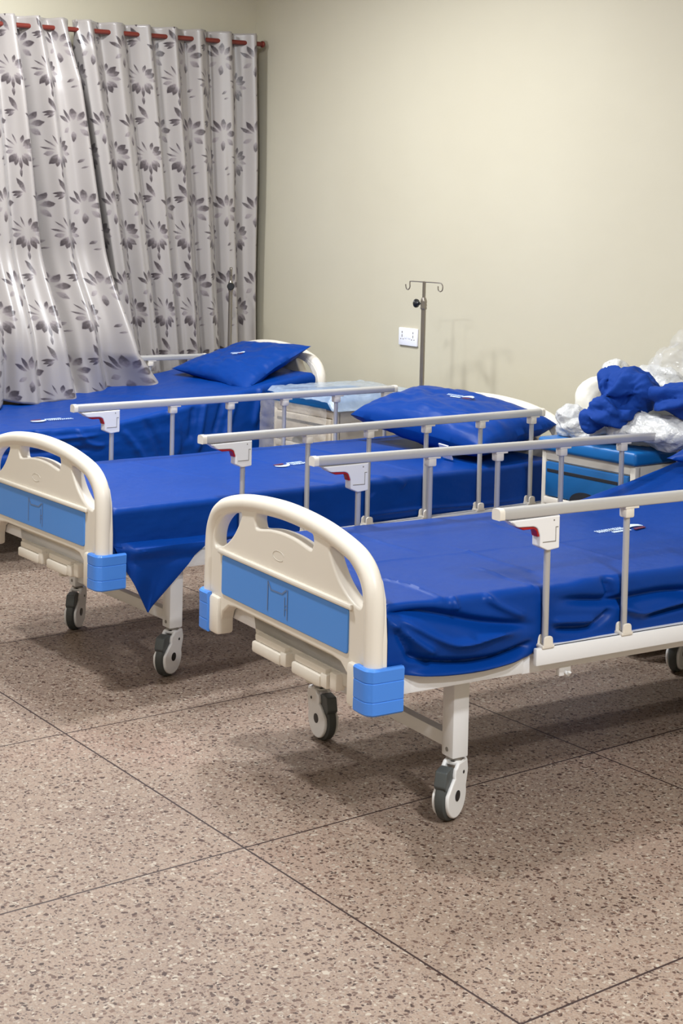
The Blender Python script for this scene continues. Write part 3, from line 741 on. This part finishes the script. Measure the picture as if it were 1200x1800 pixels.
# ------------------------------------------------------------------ drip poles
def iv_pole(bedt, label, top, rz):
    x, y, _ = place(bedt, (-.438, 2.075, 0)); root = empty('iv_pole', (x, y, .36), rz)
    tag(root, label, 'drip stand', 'drip poles on the beds')
    t = top-.36
    MB().tube([(0, 0, 0), (0, 0, t-.085)], .0105, 16).build('outer_tube', 'steel', root)
    MB().tube([(0, 0, t-.09), (0, 0, t)], .0075, 14).build('inner_tube', 'steel', root)
    m = MB(); m.lathe([(0, t-.125), (.013, t-.125), (.015, t-.118), (.013, t-.112), (.015, t-.105), (.013, t-.099), (.015, t-.092), (.013, t-.082), (.009, t-.072), (0, t-.072)], 20)
    m.build('collar', 'steel', root)
    m = MB(); m.tube([(-.008, 0, t-.10), (-.034, 0, t-.10)], .0035, 8)
    m.lathe([(0, -.002), (.008, -.002), (.010, .004), (.019, .012), (.020, .018), (.016, .022), (0, .022)], 18, Matrix.Translation((-.03, 0, t-.10)) @ Matrix.Rotation(-math.pi/2, 4, 'Y'))
    m.build('clamp_knob', 'black', root)
    for s in (-1, 1):
        arc = [(0, 0, t-.003), (s*.085, 0, t-.003), (s*.104, 0, t-.006), (s*.112, 0, t-.018), (s*.110, 0, t-.034), (s*.098, 0, t-.041), (s*.086, 0, t-.034), (s*.084, 0, t-.018)]
        if s < 0: arc = [(0, 0, t-.003), (-.080, 0, t-.003), (-.088, 0, t-.008), (-.088, 0, t-.030), (-.098, 0, t-.041), (-.110, 0, t-.036), (-.115, 0, t-.018)]
        MB().tube(spline(arc, 5), .0026, 8).build('hook', 'steel', root)
    return root
iv_pole(B2, 'steel drip pole with two hooks behind the middle bed', 1.275, 0.15)
iv_pole(B3, 'steel drip pole in front of the floral curtain, by the farthest bed', 1.275, 2.61)

# ------------------------------------------------------------------ wall socket
so = empty('wall_socket', (-5.725, YW, .985)); tag(so, 'white double wall socket behind the drip pole', 'socket')
MB().box((-.073, -.012, -.043), (.073, 0, .043), .005).build('socket_plate', 'socket', so)
for s in (-1, 1):
    m = MB()
    m.box((s*.043-.003, -.0128, .016), (s*.043+.003, -.0118, .026)); m.box((s*.043-.013, -.0128, -.014), (s*.043-.006, -.0118, -.010)); m.box((s*.043+.006, -.0128, -.014), (s*.043+.013, -.0118, -.010)); m.box((s*.043-.0025, -.0128, -.003), (s*.043+.0025, -.0118, .010))
    m.build('socket_holes', 'groove', so, smooth=False)
m = MB()
for s in (-1, 1): m.box((s*.014-.008, -.0145, -.009), (s*.014+.008, -.0115, .009), .002)
m.build('rocker_switch', 'socket', so)

# ------------------------------------------------------------------ bedside lockers
def locker(loc, rz, label, front_blue, w=.46, d=.46, h=.74):
    root = empty('bedside_locker', loc, rz); tag(root, label, 'bedside cabinet', 'lockers between the beds')
    # local: front face at y=0 facing -y, right edge at x=0 and extends to x=-w
    m = MB(); m.box((-w, .012, .06), (0, d, h-.05), .008)
    for x0, x1 in ((-w, -w+.022), (-.026, 0)): m.box((x0, 0, .06), (x1, .03, h-.05), .004)
    m.box((-w+.02, .002, h-.085), (-.02, .02, h-.05), .004)
    m.box((-w+.02, .0, .06), (-.02, .02, .10), .004)
    m.build('body', 'cream2' if front_blue else 'wrapcream', root)
    MB().box((-w-.012, -.016, h-.05), (.012, d+.006, h), .014, seg=4).build('top', 'lblue', root)
    fm = 'lblue2' if front_blue else 'wrapcream'
    dr = MB().box((-w+.026, -.006, h-.219), (-.030, .014, h-.090), .005).build('drawer', fm, root)
    MB().box((-w+.035, -.0075, h-.128), (-.075, -.005, h-.116), .001).build('drawer_groove_shade', 'dark', dr, smooth=False)  # near-black strip on the drawer paints the shade inside its groove
    me = stand(prism([(-w/2+.075*math.cos(t), h-.218+.038*math.sin(t)) for t in np.linspace(0, math.pi, 24)], [], .004, 0)); me.transform(Matrix.Translation((0, -.0066, 0)))
    link('finger_recess_shade', me, 'dark', dr)  # flat dark half-moon stands in for the shade inside the finger pull
    MB().box((-w+.02, -.008, h-.250), (-.022, .02, h-.222), .005).build('front_strip', 'cream', root)
    MB().box((-w+.026, -.005, .10), (-.030, .014, h-.256), .005).build('door', fm, root)
    for x in (-w+.05, -.05):
        for y in (.05, d-.05): MB().tube([(x, y, 0), (x, y, .065)], .018, 12).build('foot', 'black', root)
    return root
MAT['wrapcream'] = plain('beige_laminate', (208, 196, 178), .4, nscale=5, namp=.05)
locker((-3.715, 3.875, 0), .05, 'blue and cream bedside locker between the near and middle beds, bags heaped on top', True)
locker((-5.425, 3.77, 0), .07, 'bedside locker still wrapped in plastic, between the middle and farthest beds', False)

# ------------------------------------------------------------------ crumpled things on the lockers
def crumple(name, mat, blobs, seed, label, cat, amp=.02, freq=7., group=None, flat=None, vox=.008, stretch=(1, 1, 1), detail=.12, it=16):
    """one crumpled soft mesh: overlapping lumps fused into one skin, then pushed into folds; blobs = (centre, radii, rot z)"""
    m = MB(); c0 = Vector(blobs[0][0])
    for bi, (c, rad, rz) in enumerate(blobs):
        b = bmesh.new(); bmesh.ops.create_icosphere(b, subdivisions=4, radius=1)
        m.add(b, Matrix.Translation(Vector(c)-c0) @ Matrix.Rotation(rz, 4, 'Z') @ Matrix.Diagonal((*rad, 1)))
    me = m.mesh('tmp'); o = bpy.data.objects.new('tmp', me); COL.objects.link(o)
    md = o.modifiers.new('r', 'REMESH'); md.mode = 'VOXEL'; md.voxel_size = vox
    sm = o.modifiers.new('s', 'SMOOTH'); sm.iterations = it; sm.factor = .5
    dg = bpy.context.evaluated_depsgraph_get(); me2 = bpy.data.meshes.new_from_object(o.evaluated_get(dg))
    bpy.data.objects.remove(o); bpy.data.meshes.remove(me)
    st = Vector(stretch); new = []
    for v in me2.vertices:
        p = v.co; q = Vector((p.x*st.x, p.y*st.y, p.z*st.z))*freq+Vector((seed*3.1, 7.7, seed))
        q = q+nvec(q*.7)*.7
        w1 = noise.noise(q); w2 = noise.noise(q*2.0+Vector((5, 1, 2))); w3 = noise.noise(q*4.3)
        rg = lambda w: 1-2*math.sqrt(w*w+.001)
        w4 = noise.noise(q*9.1)
        d = rg(w1)*amp-amp*.5+w2*amp*.6+rg(w3)*amp*detail+rg(w4)*amp*detail*.45
        co = p+v.normal*d
        if flat is not None and co.z+c0.z < flat: co.z = flat-c0.z+noise.noise(q*3)*.001
        new.append(co)
    for v, c in zip(me2.vertices, new): v.co = c
    me2.update(); me2.name = name
    o = link(name, me2, mat, None, smooth=70, loc=c0); tag(o, label, cat, group); return o
LT = .742
crumple('plastic_bag', 'bagwhite', [((-4.12, 3.95, .80), (.070, .08, .070), .2), ((-4.05, 3.94, .775), (.13, .08, .038), .1)], 1.7, 'crumpled white plastic bag at the left end of the locker heap', 'bag', .030, 8, flat=LT, detail=.24, stretch=(.7, 1, 1.3), vox=.005)
crumple('cloth_bundle', 'whitecloth', [((-4.10, 4.06, .875), (.080, .08, .095), .0), ((-4.04, 4.08, .81), (.12, .10, .07), .3)], 3.2, 'off-white cloth bundle rising behind the white bag on the locker', 'cloth', .016, 7, flat=LT)
crumple('tissue_ball', 'bagwhite', [((-4.125, 4.18, .975), (.048, .045, .048), 0)], 5.5, 'small white plastic ball on top of the cloth bundle', 'bag', .014, 14, vox=.006, it=4)
crumple('blue_drape', 'bluecloth', [((-3.84, 3.97, .945), (.110, .085, .066), -.35), ((-3.91, 3.93, .955), (.045, .06, .070), .3), ((-3.92, 3.86, .82), (.045, .045, .048), .2), ((-3.86, 3.90, .86), (.085, .06, .055), .6), ((-3.62, 4.00, .925), (.12, .07, .050), .35)], 2.6, 'bunched royal blue cloth thrown over the bags on the locker', 'cloth', .036, 8.5, vox=.006, stretch=(.6, 1.0, 1.5), detail=.13)
crumple('plastic_bag', 'bagwhite', [((-3.72, 3.99, .805), (.19, .09, .052), .25), ((-3.86, 4.02, .80), (.14, .09, .060), 0)], 9.3, 'flat white plastic bag under the blue cloth, at the right of the heap', 'bag', .028, 8, flat=LT, detail=.22, stretch=(.45, 1, 1.5), vox=.006)
crumple('plastic_bag', 'bagwhite', [((-3.92, 4.16, .93), (.17, .09, .09), .1)], 4.4, 'white plastic bag showing behind the blue cloth', 'bag', .030, 8, detail=.24, stretch=(.6, 1, 1.4), vox=.006)
crumple('plastic_bag', 'clear', [((-3.80, 4.20, 1.01), (.13, .10, .09), .2), ((-3.74, 4.22, 1.11), (.10, .08, .08), .2)], 2.9, 'clear glossy plastic bag standing highest on the heap, by the right edge', 'bag', .030, 11)
def cover():
    m = MB(); n = 64; vs = []; X0, X1, Y0_, Y1_ = -5.89, -5.42, 3.74, 4.25
    for i in range(n+1):
        for j in range(n+1):
            u, v = i/n, j/n; x = X0-.03+(X1-X0+.10)*u; y = Y0_-.02+(Y1_-Y0_+.06)*v
            q = Vector((x*9, y*9, 4.)); w = noise.noise(q+nvec(q)*.8)
            z = .752+.006*(1-2*abs(w))+.004*abs(noise.noise(q*2.6))
            ox = max(0, x-(X1-.0)); oy = max(0, Y0_+.005-y)
            z -= .9*ox*(1+.4*w)+.9*oy
            vs.append((x+.08*(y-Y0_)*-.9, y, max(z, .70 if ox or oy else .744)))
    k = n+1; fs = [(i*k+j, (i+1)*k+j, (i+1)*k+j+1, i*k+j+1) for i in range(n) for j in range(n)]
    m.raw(vs, fs); bmesh.ops.solidify(m.bm, geom=m.bm.faces[:], thickness=.0015)
    tag(m.build('plastic_cover', 'milky', smooth=70), 'milky plastic sheet spread over the top of the wrapped locker', 'plastic sheet')
cover()
def film():
    m = MB(); n = 60; vs = []; fs = []
    for i in range(n+1):
        for j in range(n+1):
            u, v = i/n, j/n; x = -5.945+u*.49; z = .70-.36*v
            q = Vector((u*5, v*5, 3))
            y = 3.705+.033*u+.006*noise.noise(q)+.003*(1-2*abs(noise.noise(q*1.3)))-.03*max(0, .3-u)
            vs.append((x, y, z))
    k = n+1
    for i in range(n):
        for j in range(n): q = i*k+j; fs.append((q, q+1, q+k+1, q+k))
    m.raw(vs, fs); bmesh.ops.solidify(m.bm, geom=m.bm.faces[:], thickness=.0015)
    tag(m.build('plastic_film', 'wrapbeige', smooth=70), 'cloudy plastic film hanging over the front of the wrapped locker', 'plastic sheet')
film()

# ------------------------------------------------------------------ curtains and rod
XR = -7.06; ZR = 2.497
rod = empty('curtain_rod', (XR, 3.3, ZR-.021)); rod.rotation_euler = (.021, 0, 0); tag(rod, 'thin red-brown curtain rod above the floral curtains', 'curtain rod')
MB().tube([(0, -2.2, 0), (0, 1.055, 0)], .013, 14).build('pole', 'wood', rod)
MB().lathe([(0, 0), (.016, 0), (.019, .008), (.016, .016), (0, .018)], 18, Matrix.Translation((0, 1.05, 0)) @ Matrix.Rotation(-math.pi/2, 4, 'X')).build('finial', 'wood', rod)
for y in (-1.6, 1.0):
    MB().box((-.14, y-.008, -.008), (.0, y+.008, .008), .002).build('bracket', 'wood', rod)
def curtain(label, ytop, ybot, zb, nf, phase, amp, xoff, seed, edge=None, fabric=None, nu=420, nv=150, ztop=2.548, flare=0., ret=0.):
    """ytop/ybot: (left, right) extents at the heading and at the hem; folds nf; xoff(u,v) moves it into the room"""
    vs = []; uvs = []
    arc = 0; 
    Lf = fabric
    for i in range(nu+1):
        u = i/nu
        for j in range(nv+1):
            v = j/nv
            z = ztop+(zb-ztop)*v
            t = v**1.0
            yl = ytop[0]*(1-t)+ybot[0]*t; yr = ytop[1]*(1-t)+ybot[1]*t
            ph = 2*math.pi*nf*u+phase
            wob = .45*noise.noise(Vector((u*4+seed, v*1.7, 1)))*min(1, v*3)
            am = amp*(1+.45*noise.noise(Vector((u*3.3+seed, v*1.2, 5)))*min(1, v*2.5))
            s_ = math.sin(ph+wob*2)
            x = XR+am*s_*(1-.15*v)+.006*noise.noise(Vector((u*22+seed, v*3, 2)))*v
            y = yl+(yr-yl)*max(0, u-ret)/(1-ret); x += .011*math.sin(ph*2.3+seed)*(.5+v*.5)
            y += .012*noise.noise(Vector((u*7+seed, v*2.1, 8)))*v
            x += xoff(u, v)
            y += flare*(u**6)*max(0, v-.88)/.12
            z -= .021*(4.33-y)*max(0, 1-v*3)
            z += (.035*noise.noise(Vector((u*6+seed, 2, 9)))+.02*noise.noise(Vector((u*15+seed, 2, 9))))*max(0, v-.85)/.15
            vs.append((x, y, z)); uvs.append((u*Lf, v*(ztop-zb)))
    k = nv+1
    fs = [(i*k+j, (i+1)*k+j, (i+1)*k+j+1, i*k+j+1) for i in range(nu) for j in range(nv)]
    me = bpy.data.meshes.new('curtain'); me.from_pydata(vs, [], fs)
    ul = me.uv_layers.new(name='UVMap')
    vi = np.zeros(len(me.loops), dtype=np.int32); me.loops.foreach_get('vertex_index', vi)
    ul.data.foreach_set('uv', np.array(uvs, dtype=np.float32)[vi].ravel())
    me.update()
    o = link('curtain', me, 'curtain', None, smooth=180)
    md = o.modifiers.new('thickness', 'SOLIDIFY'); md.thickness = .002
    tag(o, label, 'curtain', 'floral curtains on the rod'); return o
def xr_(u, v):
    k = min(1, v*10+.25)
    if u < .09: return (-.10+.165*u/.09)*k
    return .065*math.exp(-((u-.09)/.05)**2)*k
curtain('right-hand floral curtain, hanging nearest the room corner', (3.236, 4.335), (3.60, 4.375), .50, 7.4, 1.2, .038,
        xr_, 3.1, fabric=1.62, ret=.09)
def xl(u, v):
    t = min(1, max(0, (v-.60)/.28)); t = t*t*(3-2*t)
    ed = math.exp(-((1-u)/.035)**2)
    bump = (.05*math.sin(u*19+2)+.03*math.sin(u*33+v*9))*max(0, v-.75)/.25
    lip = .10*math.exp(-((u-.90)/.07)**2)*min(1, v*6)
    return .03*min(1, v*5)+.02*v+.19*t+bump*t+lip-.15*ed*min(1, v*6)-.075*math.exp(-((u-.70)/.022)**2)*min(1, v*5)
curtain('left-hand floral curtain, its hem caught up on the farthest bed', (2.30, 3.215), (2.3, 3.56), .615, 6.6, .4, .042, xl, 7.4, fabric=1.45, flare=.16)
